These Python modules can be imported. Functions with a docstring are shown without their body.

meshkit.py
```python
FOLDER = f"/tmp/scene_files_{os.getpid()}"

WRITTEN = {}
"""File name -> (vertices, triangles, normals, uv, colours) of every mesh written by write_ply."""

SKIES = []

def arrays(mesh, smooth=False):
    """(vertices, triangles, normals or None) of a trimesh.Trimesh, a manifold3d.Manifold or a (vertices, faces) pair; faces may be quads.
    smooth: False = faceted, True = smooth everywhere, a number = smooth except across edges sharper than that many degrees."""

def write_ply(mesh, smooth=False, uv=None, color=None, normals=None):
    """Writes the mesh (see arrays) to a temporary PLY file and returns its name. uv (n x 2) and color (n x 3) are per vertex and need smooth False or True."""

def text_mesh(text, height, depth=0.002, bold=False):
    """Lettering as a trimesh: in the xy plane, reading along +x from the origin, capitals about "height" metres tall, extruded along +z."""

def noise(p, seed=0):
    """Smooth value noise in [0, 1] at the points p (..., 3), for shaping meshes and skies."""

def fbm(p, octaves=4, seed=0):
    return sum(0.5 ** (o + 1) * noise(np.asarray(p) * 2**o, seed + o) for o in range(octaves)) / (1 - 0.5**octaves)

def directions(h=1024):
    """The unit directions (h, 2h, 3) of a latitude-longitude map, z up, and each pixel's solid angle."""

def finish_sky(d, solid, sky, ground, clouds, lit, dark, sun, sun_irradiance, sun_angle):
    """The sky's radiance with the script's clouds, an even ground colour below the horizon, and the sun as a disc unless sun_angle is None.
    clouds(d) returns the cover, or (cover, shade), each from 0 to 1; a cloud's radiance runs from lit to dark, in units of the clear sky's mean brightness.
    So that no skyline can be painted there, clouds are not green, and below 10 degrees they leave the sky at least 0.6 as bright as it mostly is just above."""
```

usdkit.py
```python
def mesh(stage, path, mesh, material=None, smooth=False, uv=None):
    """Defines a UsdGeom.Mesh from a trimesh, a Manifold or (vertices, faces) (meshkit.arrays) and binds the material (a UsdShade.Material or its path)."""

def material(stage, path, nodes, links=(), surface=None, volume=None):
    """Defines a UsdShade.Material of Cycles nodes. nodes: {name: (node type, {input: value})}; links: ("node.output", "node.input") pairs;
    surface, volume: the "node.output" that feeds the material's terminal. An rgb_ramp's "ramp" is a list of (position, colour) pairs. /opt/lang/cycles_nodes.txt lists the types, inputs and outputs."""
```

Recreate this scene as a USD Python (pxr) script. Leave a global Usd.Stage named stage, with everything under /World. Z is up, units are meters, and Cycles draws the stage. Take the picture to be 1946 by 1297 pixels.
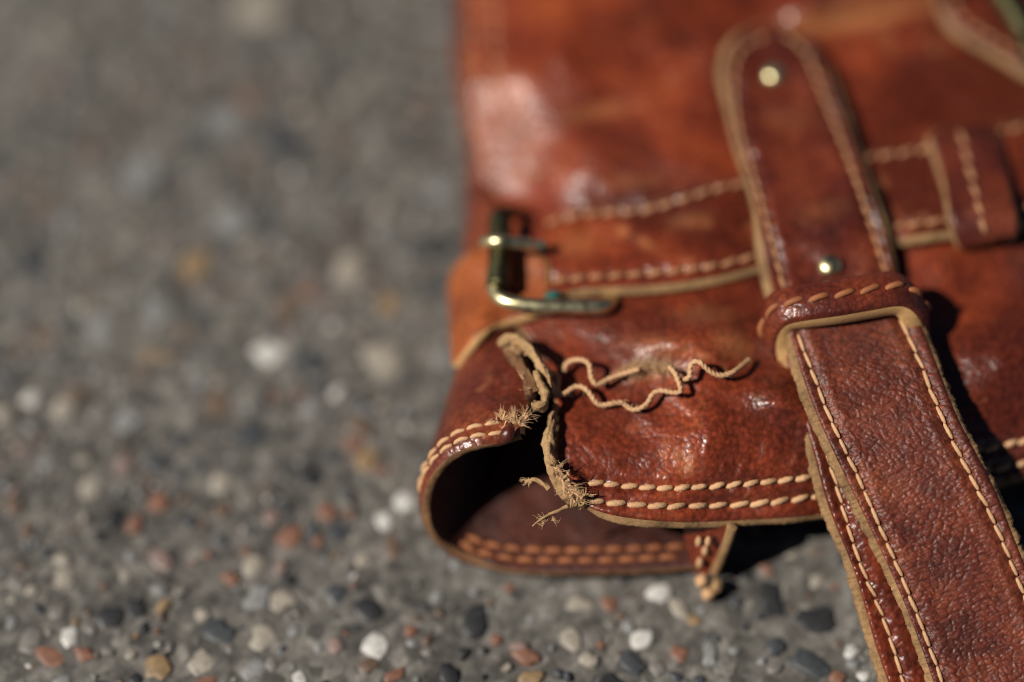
import math, random
import numpy as np, trimesh, shapely
from shapely.geometry import Polygon, LineString
from scipy.interpolate import RBFInterpolator, CubicSpline
from scipy.spatial import Delaunay, cKDTree
import usdkit, meshkit
from pxr import Usd, UsdGeom, UsdLux, UsdShade, Gf, Sdf

random.seed(7); rng = np.random.default_rng(7)
stage = Usd.Stage.CreateInMemory()
UsdGeom.SetStageUpAxis(stage, 'Z'); UsdGeom.SetStageMetersPerUnit(stage, 1.0)
UsdGeom.Xform.Define(stage, '/World'); UsdGeom.Scope.Define(stage, '/World/Looks')

# ------------------------------------------------------------------ camera, sky, sun
ELEV = math.radians(60); FOC, APER = 50.0, 24.0
D_ = np.array([0, math.cos(ELEV), -math.sin(ELEV)]); U_ = np.array([0, math.sin(ELEV), math.cos(ELEV)])
CAM = np.array([0, 0, .028]) - D_ * .42
cam = UsdGeom.Camera.Define(stage, '/World/camera')
cam.AddTranslateOp().Set(Gf.Vec3d(*CAM)); cam.AddRotateXOp().Set(30.0)
cam.CreateFocalLengthAttr(FOC); cam.CreateHorizontalApertureAttr(APER); cam.CreateVerticalApertureAttr(APER * 682 / 1024)
cam.CreateClippingRangeAttr(Gf.Vec2f(.02, 100)); cam.CreateFStopAttr(1.12); cam.CreateFocusDistanceAttr(.4052)
cam.CreateExposureAttr(.03)
SUN = np.array([-.84, -.30, 1.0]); SUN /= np.linalg.norm(SUN)
s_el, s_rot = math.asin(SUN[2]), math.atan2(SUN[0], SUN[1])
sun = UsdLux.DistantLight.Define(stage, '/World/sun')
sun.CreateNormalizeAttr(True); sun.CreateIntensityAttr(1.25); sun.CreateAngleAttr(.5); sun.CreateColorAttr(Gf.Vec3f(1, .94, .85))
z_ax = SUN; x_ax = np.cross([0, 0, 1], z_ax); x_ax /= np.linalg.norm(x_ax); y_ax = np.cross(z_ax, x_ax)
sun.AddTransformOp().Set(Gf.Matrix4d(*x_ax, 0, *y_ax, 0, *z_ax, 0, 0, 0, 2, 1))
skym = usdkit.material(stage, '/World/Looks/sky_light', {
    's': ('sky_texture', {'sky_type': 'single_scattering', 'sun_disc': False, 'sun_elevation': s_el, 'sun_rotation': s_rot, 'air_density': .27, 'aerosol_density': .15}),
    'b': ('background_shader', {'strength': .05})}, [('s.color', 'b.color')], surface='b.background')
dome = UsdLux.DomeLight.Define(stage, '/World/sky')
UsdShade.MaterialBindingAPI.Apply(dome.GetPrim()).Bind(skym)

# ------------------------------------------------------------------ helpers
def setd(prim, **k):
    for a, b in k.items(): prim.SetCustomDataByKey(a, b)
setd(dome.GetPrim(), label='clear daylight sky above the pavement', category='sky', kind='structure')

used = {}
def path_for(name, parent):
    base = (parent or '/World') + '/' + name
    n = used.get(base, 0); used[base] = n + 1
    return base if n == 0 else f'{base}_{n:03d}'
def obj(name, mesh, mat, parent=None, smooth=40, label=None, kind=None):
    p = path_for(name, parent)
    m = usdkit.mesh(stage, p, mesh, '/World/Looks/' + mat, smooth=smooth)
    if label: setd(m.GetPrim(), label=label)
    if kind: setd(m.GetPrim(), kind=kind)
    return p

def rub_and_light(path, spots):
    """rubbed patches of a leather part, plus light painted on the top fold: (pixel x, y, half length, half width, tilt, strength) each, kept as the vertex attribute 'wear'"""
    m = UsdGeom.Mesh(stage.GetPrimAtPath(path)); P = np.array(m.GetPointsAttr().Get()) - CAM; k = FOC / APER * 1946; zz = P @ D_
    x, y = 973 + k * P[:, 0] / zz, 648.5 - k * (P @ U_) / zz; w = np.zeros(len(x))
    for a, b, l, h, t, g in spots:
        c, q = math.cos(math.radians(t)), math.sin(math.radians(t)); u, v = (x - a) * c + (y - b) * q, -(x - a) * q + (y - b) * c
        w = np.maximum(w, g * np.exp(-((u / l) ** 2 + (v / h) ** 2) ** 1.5))
    w = np.clip(w * (.5 + meshkit.fbm(np.array(m.GetPointsAttr().Get()) * 700, 3, 77)), 0, 1)
    UsdGeom.PrimvarsAPI(m).CreatePrimvar('wear_and_light', Sdf.ValueTypeNames.FloatArray, 'vertex').Set(w.astype(np.float32).tolist())
def ray(px, py, z):
    """the point at height z (m) that the photograph shows at pixel px, py"""
    px, py, z = np.broadcast_arrays(np.asarray(px, float), np.asarray(py, float), np.asarray(z, float))
    k = FOC / APER * 1946
    d = D_ + ((px - 973) / k)[..., None] * np.array([1., 0, 0]) - ((py - 648.5) / k)[..., None] * U_
    t = (z - CAM[2]) / d[..., 2]
    return CAM + d * t[..., None]

def field(ctrl, extra=None, smoothing=0.0):
    c = np.array(ctrl, float)
    f = RBFInterpolator(c[:, :2] / 1000, c[:, 2] / 100, kernel='thin_plate_spline', smoothing=smoothing)
    def h(x, y):
        x, y = np.broadcast_arrays(np.asarray(x, float), np.asarray(y, float))
        z = f(np.stack([x.ravel(), y.ravel()], 1) / 1000).reshape(x.shape)
        return z + (extra(x, y) if extra else 0)
    return h

def curve(pts, step=None, n=None, closed=False):
    """smooth curve through points (any dimension), evenly resampled"""
    p = np.asarray(pts, float)
    if closed: p = np.vstack([p, p[:1]])
    s = np.r_[0, np.cumsum(np.linalg.norm(np.diff(p, axis=0), axis=1) ** .5)]
    cs = CubicSpline(s, p, bc_type='periodic' if closed else 'natural')
    q = cs(np.linspace(0, s[-1], 40 * len(p)))
    l = np.r_[0, np.cumsum(np.linalg.norm(np.diff(q, axis=0), axis=1))]
    n = n or max(3, int(round(l[-1] / step)) + 1)
    g = np.linspace(0, l[-1], n)
    r = np.stack([np.interp(g, l, q[:, k]) for k in range(q.shape[1])], 1)
    return r[:-1] if closed else r

def join(*cs): return np.vstack(cs)

def sheet(poly, hf, thick, res=5, rnd=9, drop=.26, dimples=None, rows=None, wrinkle=None, rough=.12, flare=0., front=0.):
    """a piece of leather cut to an outline, laid over the surface hf: (grain side, cut edge and flesh side)"""
    P = Polygon(poly).buffer(0)
    if P.geom_type != 'Polygon': P = max(P.geoms, key=lambda g: g.area)
    ring = LineString(P.exterior.coords); nb = int(ring.length / (res * .8))
    B = np.array([ring.interpolate(i / nb, normalized=True).coords[0] for i in range(nb)])
    x0, y0, x1, y1 = P.bounds
    gx, gy = np.meshgrid(np.arange(x0, x1, res), np.arange(y0, y1, res * .9)); gx[1::2] += res / 2
    G = np.stack([gx.ravel(), gy.ravel()], 1)
    # extra density close to the cut edge so that it can round over
    E = []
    for k in (.25, .6, 1.0):
        r2 = P.buffer(-rnd * k)
        for g in getattr(r2, 'geoms', [r2]):
            if g.is_empty: continue
            m = int(g.exterior.length / res); E += [g.exterior.interpolate(i / m, normalized=True).coords[0] for i in range(m)]
    inner = P.buffer(-rnd * 1.3)
    G = G[shapely.contains_xy(inner, G[:, 0], G[:, 1])]
    pts = np.vstack([B, np.array(E).reshape(-1, 2), G])
    T = Delaunay(pts).simplices
    c = pts[T].mean(1); T = T[shapely.contains_xy(P, c[:, 0], c[:, 1])]
    d = shapely.distance(ring, shapely.points(pts))
    z = hf(pts[:, 0], pts[:, 1])
    t = np.clip(1 - d / rnd, 0, 1); z = z - drop * thick * (1 - np.sqrt(1 - t * t * .999))
    if dimples is not None and len(dimples):
        dd = cKDTree(dimples).query(pts)[0]; z = z - .0006 * np.exp(-(dd / 8) ** 2)
    for r in rows or []:
        dl = shapely.distance(LineString(r), shapely.points(pts)); z = z - .00022 * np.exp(-(dl / 12) ** 2) + .00018 * np.exp(-((dl - 22) / 11) ** 2)
    if wrinkle is not None: z = z + wrinkle(pts[:, 0], pts[:, 1])
    V = ray(pts[:, 0], pts[:, 1], z)
    n = (np.cross(V[T[:, 1]] - V[T[:, 0]], V[T[:, 2]] - V[T[:, 0]]) * (CAM - V[T[:, 0]])).sum(1)
    T = np.where((n < 0)[:, None], T[:, ::-1], T)
    top = trimesh.Trimesh(V, T, process=False); N = np.array(top.vertex_normals)
    i0 = nb + len(E) if len(G) > 12 else 0; Nm = cKDTree(V[i0:]).query(V[:nb], k=12)[1] + i0; up = N[Nm].mean(1); up /= np.linalg.norm(up, axis=1)[:, None]
    b = V[:nb]; tan = np.roll(b, -1, 0) - np.roll(b, 1, 0)
    up = (up + np.roll(up, 1, 0) + np.roll(up, -1, 0) + np.roll(up, 2, 0) + np.roll(up, -2, 0)) / 5; up /= np.linalg.norm(up, axis=1)[:, None]
    out = np.cross(tan, up); out /= np.linalg.norm(out, axis=1)[:, None] + 1e-12
    cen = ray(*np.array(P.representative_point().coords[0]), float(z.mean()))
    sgn = np.sign(np.cross(B, np.roll(B, -1, 0)).sum()) if True else 1
    probe = b + out * 1e-4; a0 = Polygon(b[:, :2]).area; a1 = Polygon(probe[:, :2]).area
    if a1 < a0: out = -out
    fl = 1 + flare * np.clip(-out[:, 0], 0, 1) ** 2 + front * np.clip(-out[:, 1], 0, 1) ** 2
    prof = [(0, 0), (.16, -.14), (.24, -.4), (.22, -.7), (.10, -.95), (-.3, -1.0)]
    rings = []
    for k, (a, q) in enumerate(prof):
        jit = 0 if k == 0 else (meshkit.noise(b * 2200 + k * 7.1, 3) - .5) * rough + (meshkit.noise(b * 500 + k, 4) - .5) * rough
        rings.append(b + out * ((a * fl + jit) * thick)[:, None] if k else b)
        rings[-1] = rings[-1] + up * (q * thick)
    EV = np.vstack(rings); i = np.arange(nb); j = (i + 1) % nb; F = []
    for k in range(len(prof) - 1):
        a, bq = i + k * nb, j + k * nb; c_, d_ = i + (k + 1) * nb, j + (k + 1) * nb
        F += [np.stack([a, c_, bq], 1), np.stack([bq, c_, d_], 1)]
    F = np.vstack(F)
    Vb = V - N * thick; off = len(EV); F = np.vstack([F, T[:, ::-1] + off])
    e = trimesh.Trimesh(np.vstack([EV, Vb]), F, process=False)
    f0 = F[:2 * nb]; nn = np.cross(EV[f0[:, 1]] - EV[f0[:, 0]], EV[f0[:, 2]] - EV[f0[:, 0]])
    oo = np.vstack([out, out])
    if (nn * oo).sum() < 0: F[:len(F) - len(T)] = F[:len(F) - len(T)][:, ::-1]; e = trimesh.Trimesh(np.vstack([EV, Vb]), F, process=False)
    return top, e

def tube(path, rad, k=10, flat=None, twist=0., ridges=0, depth=.2, upv=(0, 0, 1), cap=True):
    """a tapering tube along a 3-D path; flat = (a, b) squashes it; ridges gives it the strands of a twisted thread"""
    p = np.asarray(path, float); m = len(p); rad = np.broadcast_to(np.asarray(rad, float), (m,))
    t = np.gradient(p, axis=0); t /= np.linalg.norm(t, axis=1)[:, None] + 1e-15
    n = np.cross(np.asarray(upv, float), t); ln = np.linalg.norm(n, axis=1); n[ln < 1e-3] = [1, 0, 0]; n /= np.linalg.norm(n, axis=1)[:, None]
    bb = np.cross(t, n); a = np.linspace(0, 2 * np.pi, k, endpoint=False)
    s = np.r_[0, np.cumsum(np.linalg.norm(np.diff(p, axis=0), axis=1))]
    r = rad[:, None] * np.ones((m, k))
    if ridges: r = r * (1 - depth + depth * np.abs(np.cos((a[None] * ridges - s[:, None] * twist) / 2)))
    fa, fb = flat or (1, 1)
    V = p[:, None] + r[..., None] * (np.cos(a)[None, :, None] * n[:, None] * fa + np.sin(a)[None, :, None] * bb[:, None] * fb)
    V = V.reshape(-1, 3); F = []
    for q in range(m - 1):
        i = np.arange(k) + q * k; j = np.roll(np.arange(k), -1) + q * k
        F += [np.stack([i, j, i + k], 1), np.stack([j, j + k, i + k], 1)]
    F = np.vstack(F)
    if cap:
        V = np.vstack([V, p[0], p[-1]]); i = np.arange(k); j = np.roll(i, -1); c0 = len(V) - 2
        F = np.vstack([F, np.stack([j, i, np.full(k, c0)], 1), np.stack([i + (m - 1) * k, j + (m - 1) * k, np.full(k, c0 + 1)], 1)])
    return trimesh.Trimesh(V, F, process=False)

def seam(pts, pitch, fill=.82, slant=6, skip=()):
    """where the stitches of a row lie: list of (start, end) pixels, and the holes between them"""
    c = curve(pts, step=2.0); l = np.r_[0, np.cumsum(np.linalg.norm(np.diff(c, axis=0), axis=1))]
    n = int(l[-1] / pitch); out, holes = [], []
    at = lambda s: np.array([np.interp(s, l, c[:, 0]), np.interp(s, l, c[:, 1])])
    for i in range(n):
        s0 = i * pitch + rng.normal(0, .6); s1 = s0 + pitch * fill * rng.uniform(.94, 1.06)
        a, b = at(s0), at(s1); t = (b - a) / np.linalg.norm(b - a); q = np.array([-t[1], t[0]]) * math.tan(math.radians(slant + rng.normal(0, 3))) * pitch * .4
        if i not in skip: out.append((a + q, b - q))
        holes.append(at(i * pitch - pitch * (1 - fill) / 2))
    return out, np.array(holes), c
def sew(row, hf, parent, rad, mat='thread', raise_=-.02, twist=5200):
    for a, b in row:
        s = np.linspace(0, 1, 25); q = a[None] + (b - a)[None] * s[:, None]
        arch = np.sin(np.pi * s) ** .6
        z = hf(q[:, 0], q[:, 1]) + rad * (-.75 + (raise_ + .75) * arch)
        r = rad * (.55 + .45 * np.sin(np.pi * s) ** .5) * rng.uniform(.93, 1.07)
        obj('stitch', tube(ray(q[:, 0], q[:, 1], z), r, k=9, ridges=3, twist=twist, depth=.22), mat, parent, smooth=True)

# ------------------------------------------------------------------ materials
def M(name, nodes, links, surface='p.BSDF'): usdkit.material(stage, '/World/Looks/' + name, nodes, links, surface=surface)
def leather(name, dark, mid, light, rough=(.30, .50), cell=750, bump=.6, stretch=None, ang=0., crease=.5, blot=55, seed=0., spec=.5, warp=.0006, x_tone=0., scuff=.55, fineb=.35):
    nd = {'g': ('geometry', {}), 'rot': ('vector_rotate', {'rotate_type': 'z_axis', 'angle': ang}), 'map': ('mapping', {'scale': stretch or (1, 1, 1), 'location': (seed, seed, 0)}),
          'warp': ('noise_texture', {'scale': 420., 'detail': 3.}), 'ws': ('vector_math', {'math_type': 'multiply_add', 'vector2': (warp * 2,) * 3}),
          'n1': ('noise_texture', {'scale': float(blot), 'detail': 6., 'roughness': .6}), 'n2': ('noise_texture', {'scale': 900., 'detail': 5., 'roughness': .65}), 'sp': ('separate_xyz', {}), 'fd': ('math', {'math_type': 'multiply_add', 'value2': -float(x_tone)}),
          'n3': ('noise_texture', {'scale': float(blot) * .55, 'detail': 3.}),
          'v': ('voronoi_texture', {'feature': 'smooth_f1', 'scale': float(cell), 'smoothness': .35}), 'v2': ('voronoi_texture', {'feature': 'distance_to_edge', 'scale': cell * .45}),
          'pit': ('map_range', {'from_min': .0, 'from_max': .22, 'to_min': 0., 'to_max': 1., 'clamp': True}),
          'ramp': ('rgb_ramp', {'ramp': [(.30, dark), (.50, mid), (.68, light)]}),
          'fine': ('map_range', {'from_min': .3, 'from_max': .7, 'to_min': .66, 'to_max': 1.28}),
          'cv': ('map_range', {'from_min': .25, 'from_max': .75, 'to_min': 1.12, 'to_max': 1 - crease, 'clamp': True}),
          'mul': ('mix', {'mix_type': 'multiply', 'fac': 1.}), 'cc': ('combine_color', {}), 'mm': ('math', {'math_type': 'multiply'}),
          'h1': ('math', {'math_type': 'multiply', 'value2': -1.}), 'h2': ('math', {'math_type': 'multiply_add', 'value2': float(fineb)}), 'h3': ('math', {'math_type': 'multiply_add', 'value2': .38}),
          'b': ('bump', {'strength': float(bump), 'distance': .0006}),
          'r': ('map_range', {'from_min': .3, 'from_max': .7, 'to_min': rough[0], 'to_max': rough[1], 'clamp': True}),
          'wn': ('noise_texture', {'scale': 105., 'detail': 9., 'roughness': .68, 'distortion': .6}), 'wm': ('map_range', {'from_min': .60, 'from_max': .74, 'to_min': 0., 'to_max': float(scuff), 'clamp': True}),
          'wmix': ('mix', {'mix_type': 'mix', 'color2': (.46, .175, .065)}), 'rr': ('math', {'math_type': 'multiply_add', 'value2': .35}), 'wa': ('attribute', {'attribute': 'wear_and_light'}), 'ca': ('attribute', {'attribute': 'crease'}), 'ci': ('math', {'math_type': 'multiply_add', 'value2': -.72, 'value3': 1.}), 'cm': ('math', {'math_type': 'multiply'}), 'wx': ('math', {'math_type': 'maximum'}), 'wf': ('math', {'math_type': 'multiply'}), 'wr': ('map_range', {'from_min': .3, 'from_max': .6, 'to_min': .55, 'to_max': 1.1, 'clamp': True}),
          'p': ('principled_bsdf', {'specular_ior_level': float(spec)})}
    lk = [('g.position', 'rot.vector'), ('rot.vector', 'map.vector'), ('g.position', 'warp.vector'), ('warp.color', 'ws.vector1'), ('map.vector', 'ws.vector3'),
          ('ws.vector', 'v.vector'), ('ws.vector', 'v2.vector'), ('g.position', 'n1.vector'), ('g.position', 'n2.vector'), ('g.position', 'n3.vector'),
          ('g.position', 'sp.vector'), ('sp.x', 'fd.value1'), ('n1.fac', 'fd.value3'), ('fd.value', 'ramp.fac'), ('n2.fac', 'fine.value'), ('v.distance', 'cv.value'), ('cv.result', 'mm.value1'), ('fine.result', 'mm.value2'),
          ('ca.fac', 'ci.value1'), ('mm.value', 'cm.value1'), ('ci.value', 'cm.value2'), ('cm.value', 'cc.r'), ('cm.value', 'cc.g'), ('cm.value', 'cc.b'), ('ramp.color', 'mul.color1'), ('cc.color', 'mul.color2'), ('map.vector', 'wn.vector'), ('wn.fac', 'wm.value'), ('wn.fac', 'wr.value'), ('wa.fac', 'wf.value1'), ('wr.result', 'wf.value2'), ('wm.result', 'wx.value1'), ('wf.value', 'wx.value2'), ('wx.value', 'wmix.fac'), ('mul.color', 'wmix.color1'), ('wmix.color', 'p.base_color'), ('wm.result', 'rr.value1'),
          ('v.distance', 'h1.value1'), ('n2.fac', 'h2.value1'), ('h1.value', 'h2.value3'), ('v2.distance', 'pit.value'), ('pit.result', 'h3.value1'), ('h2.value', 'h3.value3'),
          ('h3.value', 'b.height'), ('b.normal', 'p.normal'), ('n3.fac', 'r.value'), ('r.result', 'rr.value3'), ('rr.value', 'p.roughness')]
    M(name, nd, lk)
leather('leather', (.090, .0160, .0075), (.215, .037, .0135), (.34, .074, .021), rough=(.22, .41), cell=950, bump=.22, crease=.34, x_tone=1.9)  # colour runs lighter at the left, darker towards the right
leather('leather_orange', (.19, .042, .012), (.33, .083, .019), (.44, .13, .033), rough=(.34, .50), cell=950, bump=.22, crease=.25, seed=.3)
leather('leather_dark', (.045, .0085, .0055), (.100, .0175, .009), (.18, .036, .013), rough=(.30, .48), cell=1100, bump=.2, crease=.25, blot=70, seed=.6)
leather('leather_inner_shade', (.022, .0055, .0035), (.052, .0115, .0065), (.095, .022, .010), rough=(.45, .60), cell=950, bump=.2, crease=.25, blot=60, seed=3.1, scuff=.1)  # gusset leather made darker: shade of the hollow painted into the colour
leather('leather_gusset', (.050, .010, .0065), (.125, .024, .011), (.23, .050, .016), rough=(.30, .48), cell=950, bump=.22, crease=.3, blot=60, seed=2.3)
leather('leather_tongue', (.040, .0075, .005), (.105, .0175, .009), (.20, .040, .015), rough=(.30, .46), cell=1000, bump=.22, crease=.3, blot=60, seed=1.1)
leather('leather_strap', (.070, .0135, .0075), (.150, .0285, .0125), (.23, .053, .018), rough=(.46, .58), cell=1500, bump=.24, stretch=(.55, 1.15, .9), ang=math.radians(-25), crease=.28, blot=110, seed=1.7, scuff=.15, fineb=.12)
def fibre(name, a, b, scale=1500, rough=.85, bump=.6):
    M(name, {'g': ('geometry', {}), 'n': ('noise_texture', {'scale': float(scale), 'detail': 6., 'roughness': .7}), 'n2': ('noise_texture', {'scale': 160., 'detail': 4.}),
             'a': ('math', {'math_type': 'multiply_add', 'value2': .5}), 'hh': ('math', {'math_type': 'multiply', 'value2': .5}),
             'ramp': ('rgb_ramp', {'ramp': [(.32, a), (.68, b)]}), 'b': ('bump', {'strength': float(bump), 'distance': .0004}), 'p': ('principled_bsdf', {'roughness': rough, 'specular_ior_level': .25})},
      [('g.position', 'n.vector'), ('g.position', 'n2.vector'), ('n.fac', 'hh.value1'), ('n2.fac', 'a.value1'), ('hh.value', 'a.value3'), ('a.value', 'ramp.fac'), ('ramp.color', 'p.base_color'), ('n.fac', 'b.height'), ('b.normal', 'p.normal')])
fibre('raw_edge', (.095, .052, .024), (.40, .235, .105), scale=1100)
fibre('raw_edge_brown', (.065, .030, .015), (.24, .12, .052), scale=1000)
fibre('raw_edge_pale', (.36, .20, .075), (.60, .36, .15), bump=.3)
fibre('torn_fibre', (.17, .09, .038), (.52, .33, .16), scale=900)
fibre('hair', (.52, .31, .15), (.76, .50, .28), bump=0.)
fibre('thread', (.42, .235, .118), (.64, .385, .205), scale=3000, rough=.6, bump=.25)
fibre('thread_mid', (.27, .12, .058), (.43, .22, .11), scale=3000, rough=.65, bump=.25)
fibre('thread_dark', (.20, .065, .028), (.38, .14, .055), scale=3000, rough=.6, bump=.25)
def metal(name, a, b, rough):
    M(name, {'g': ('geometry', {}), 'n': ('noise_texture', {'scale': 400., 'detail': 5.}), 'ramp': ('rgb_ramp', {'ramp': [(.35, a), (.6, b)]}),
             'r': ('map_range', {'from_min': .3, 'from_max': .7, 'to_min': rough, 'to_max': rough + .15}), 'p': ('principled_bsdf', {'metallic': 1.})},
      [('g.position', 'n.vector'), ('n.fac', 'ramp.fac'), ('ramp.color', 'p.base_color'), ('n.fac', 'r.value'), ('r.result', 'p.roughness')])
metal('brass', (.62, .52, .27), (.90, .80, .46), .27)
metal('dark_brass', (.06, .055, .03), (.16, .145, .07), .38)
fibre('verdigris', (.015, .085, .07), (.035, .16, .13), rough=.8)
M('pavement', {'g': ('geometry', {}), 'n': ('noise_texture', {'scale': 260., 'detail': 8., 'roughness': .7}), 'n2': ('noise_texture', {'scale': 18., 'detail': 4.}), 'v': ('voronoi_texture', {'scale': 700., 'feature': 'f1'}),
               'ramp': ('rgb_ramp', {'ramp': [(.28, (.034, .031, .028)), (.5, (.115, .106, .094)), (.7, (.235, .218, .192))]}),
               'm': ('map_range', {'from_min': .3, 'from_max': .7, 'to_min': .8, 'to_max': 1.15}), 'v2': ('voronoi_texture', {'scale': 330., 'feature': 'f1'}), 'bw': ('rgb_to_bw', {}), 'vm': ('map_range', {'from_min': .2, 'from_max': .8, 'to_min': .55, 'to_max': 1.3, 'clamp': True}), 'mm': ('math', {'math_type': 'multiply'}), 'cc': ('combine_color', {}), 'mul': ('mix', {'mix_type': 'multiply', 'fac': 1.}),
               'b': ('bump', {'strength': .8, 'distance': .0008}), 'p': ('principled_bsdf', {'roughness': .7, 'specular_ior_level': .35})},
  [('g.position', 'n.vector'), ('g.position', 'n2.vector'), ('g.position', 'v.vector'), ('n.fac', 'ramp.fac'), ('n2.fac', 'm.value'), ('g.position', 'v2.vector'), ('v2.color', 'bw.color'), ('bw.val', 'vm.value'), ('m.result', 'mm.value1'), ('vm.result', 'mm.value2'), ('mm.value', 'cc.r'), ('mm.value', 'cc.g'), ('mm.value', 'cc.b'),
   ('ramp.color', 'mul.color1'), ('cc.color', 'mul.color2'), ('mul.color', 'p.base_color'), ('n.fac', 'b.height'), ('b.normal', 'p.normal')])
STONE = {'white': (.60, .58, .54), 'cream': (.36, .32, .26), 'grey': (.25, .25, .245), 'mid': (.20, .185, .165), 'slate': (.055, .06, .066), 'black': (.028, .029, .031),
         'rust': (.24, .115, .075), 'ochre': (.30, .20, .105), 'pink': (.27, .19, .165), 'brown': (.15, .10, .07)}
for k, c in STONE.items():
    M('stone_' + k, {'g': ('geometry', {}), 'n': ('noise_texture', {'scale': 900., 'detail': 4.}), 'ramp': ('rgb_ramp', {'ramp': [(.3, tuple(x * .55 for x in c)), (.7, tuple(min(.8, x * 1.05) for x in c))]}),
                     'p': ('principled_bsdf', {'roughness': .45})}, [('g.position', 'n.vector'), ('n.fac', 'ramp.fac'), ('ramp.color', 'p.base_color')])

# ------------------------------------------------------------------ pavement
pave = UsdGeom.Xform.Define(stage, '/World/pavement').GetPrim()
setd(pave, label='grey pavement of worn concrete with pebbles showing', category='pavement', kind='structure')
n = 261; near = np.linspace(-.26, .26, n); far = np.array([-3, -1.2, -.5]); ax = np.r_[far, near, -far[::-1]]
gx, gy = np.meshgrid(ax, ax); nn = len(ax)
gz = (meshkit.fbm(np.stack([gx * 90, gy * 90, gx * 0], -1), 4, 5) - .5) * .0016
i = np.arange(nn * nn).reshape(nn, nn)
obj('cement', (np.stack([gx, gy, gz], -1).reshape(-1, 3), np.stack([i[:-1, :-1], i[:-1, 1:], i[1:, 1:], i[1:, :-1]], -1).reshape(-1, 4)), 'pavement', '/World/pavement', smooth=True)
def pebble(x, y, rx, ry, ang, hgt, k=11):
    a = np.linspace(0, 2 * np.pi, k, endpoint=False); rr = 1 + rng.normal(0, .17, k); V = []
    for s, h in ((1.0, -.0004), (.96, hgt * .55), (.72, hgt * .95)):
        V.append(np.stack([np.cos(a) * rx * s * rr, np.sin(a) * ry * s * rr, np.full(k, h)], 1))
    V = np.vstack(V + [[[0, 0, hgt]]]); F = []
    for q in (0, 1):
        for t in range(k):
            u = (t + 1) % k; F += [[q * k + t, q * k + u, (q + 1) * k + t], [q * k + u, (q + 1) * k + u, (q + 1) * k + t]]
    F += [[2 * k + t, 2 * k + (t + 1) % k, 3 * k] for t in range(k)]
    c, s = math.cos(ang), math.sin(ang); V = V @ np.array([[c, s, 0], [-s, c, 0], [0, 0, 1]]) + [x, y, 0]
    return V, np.array(F)
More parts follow.
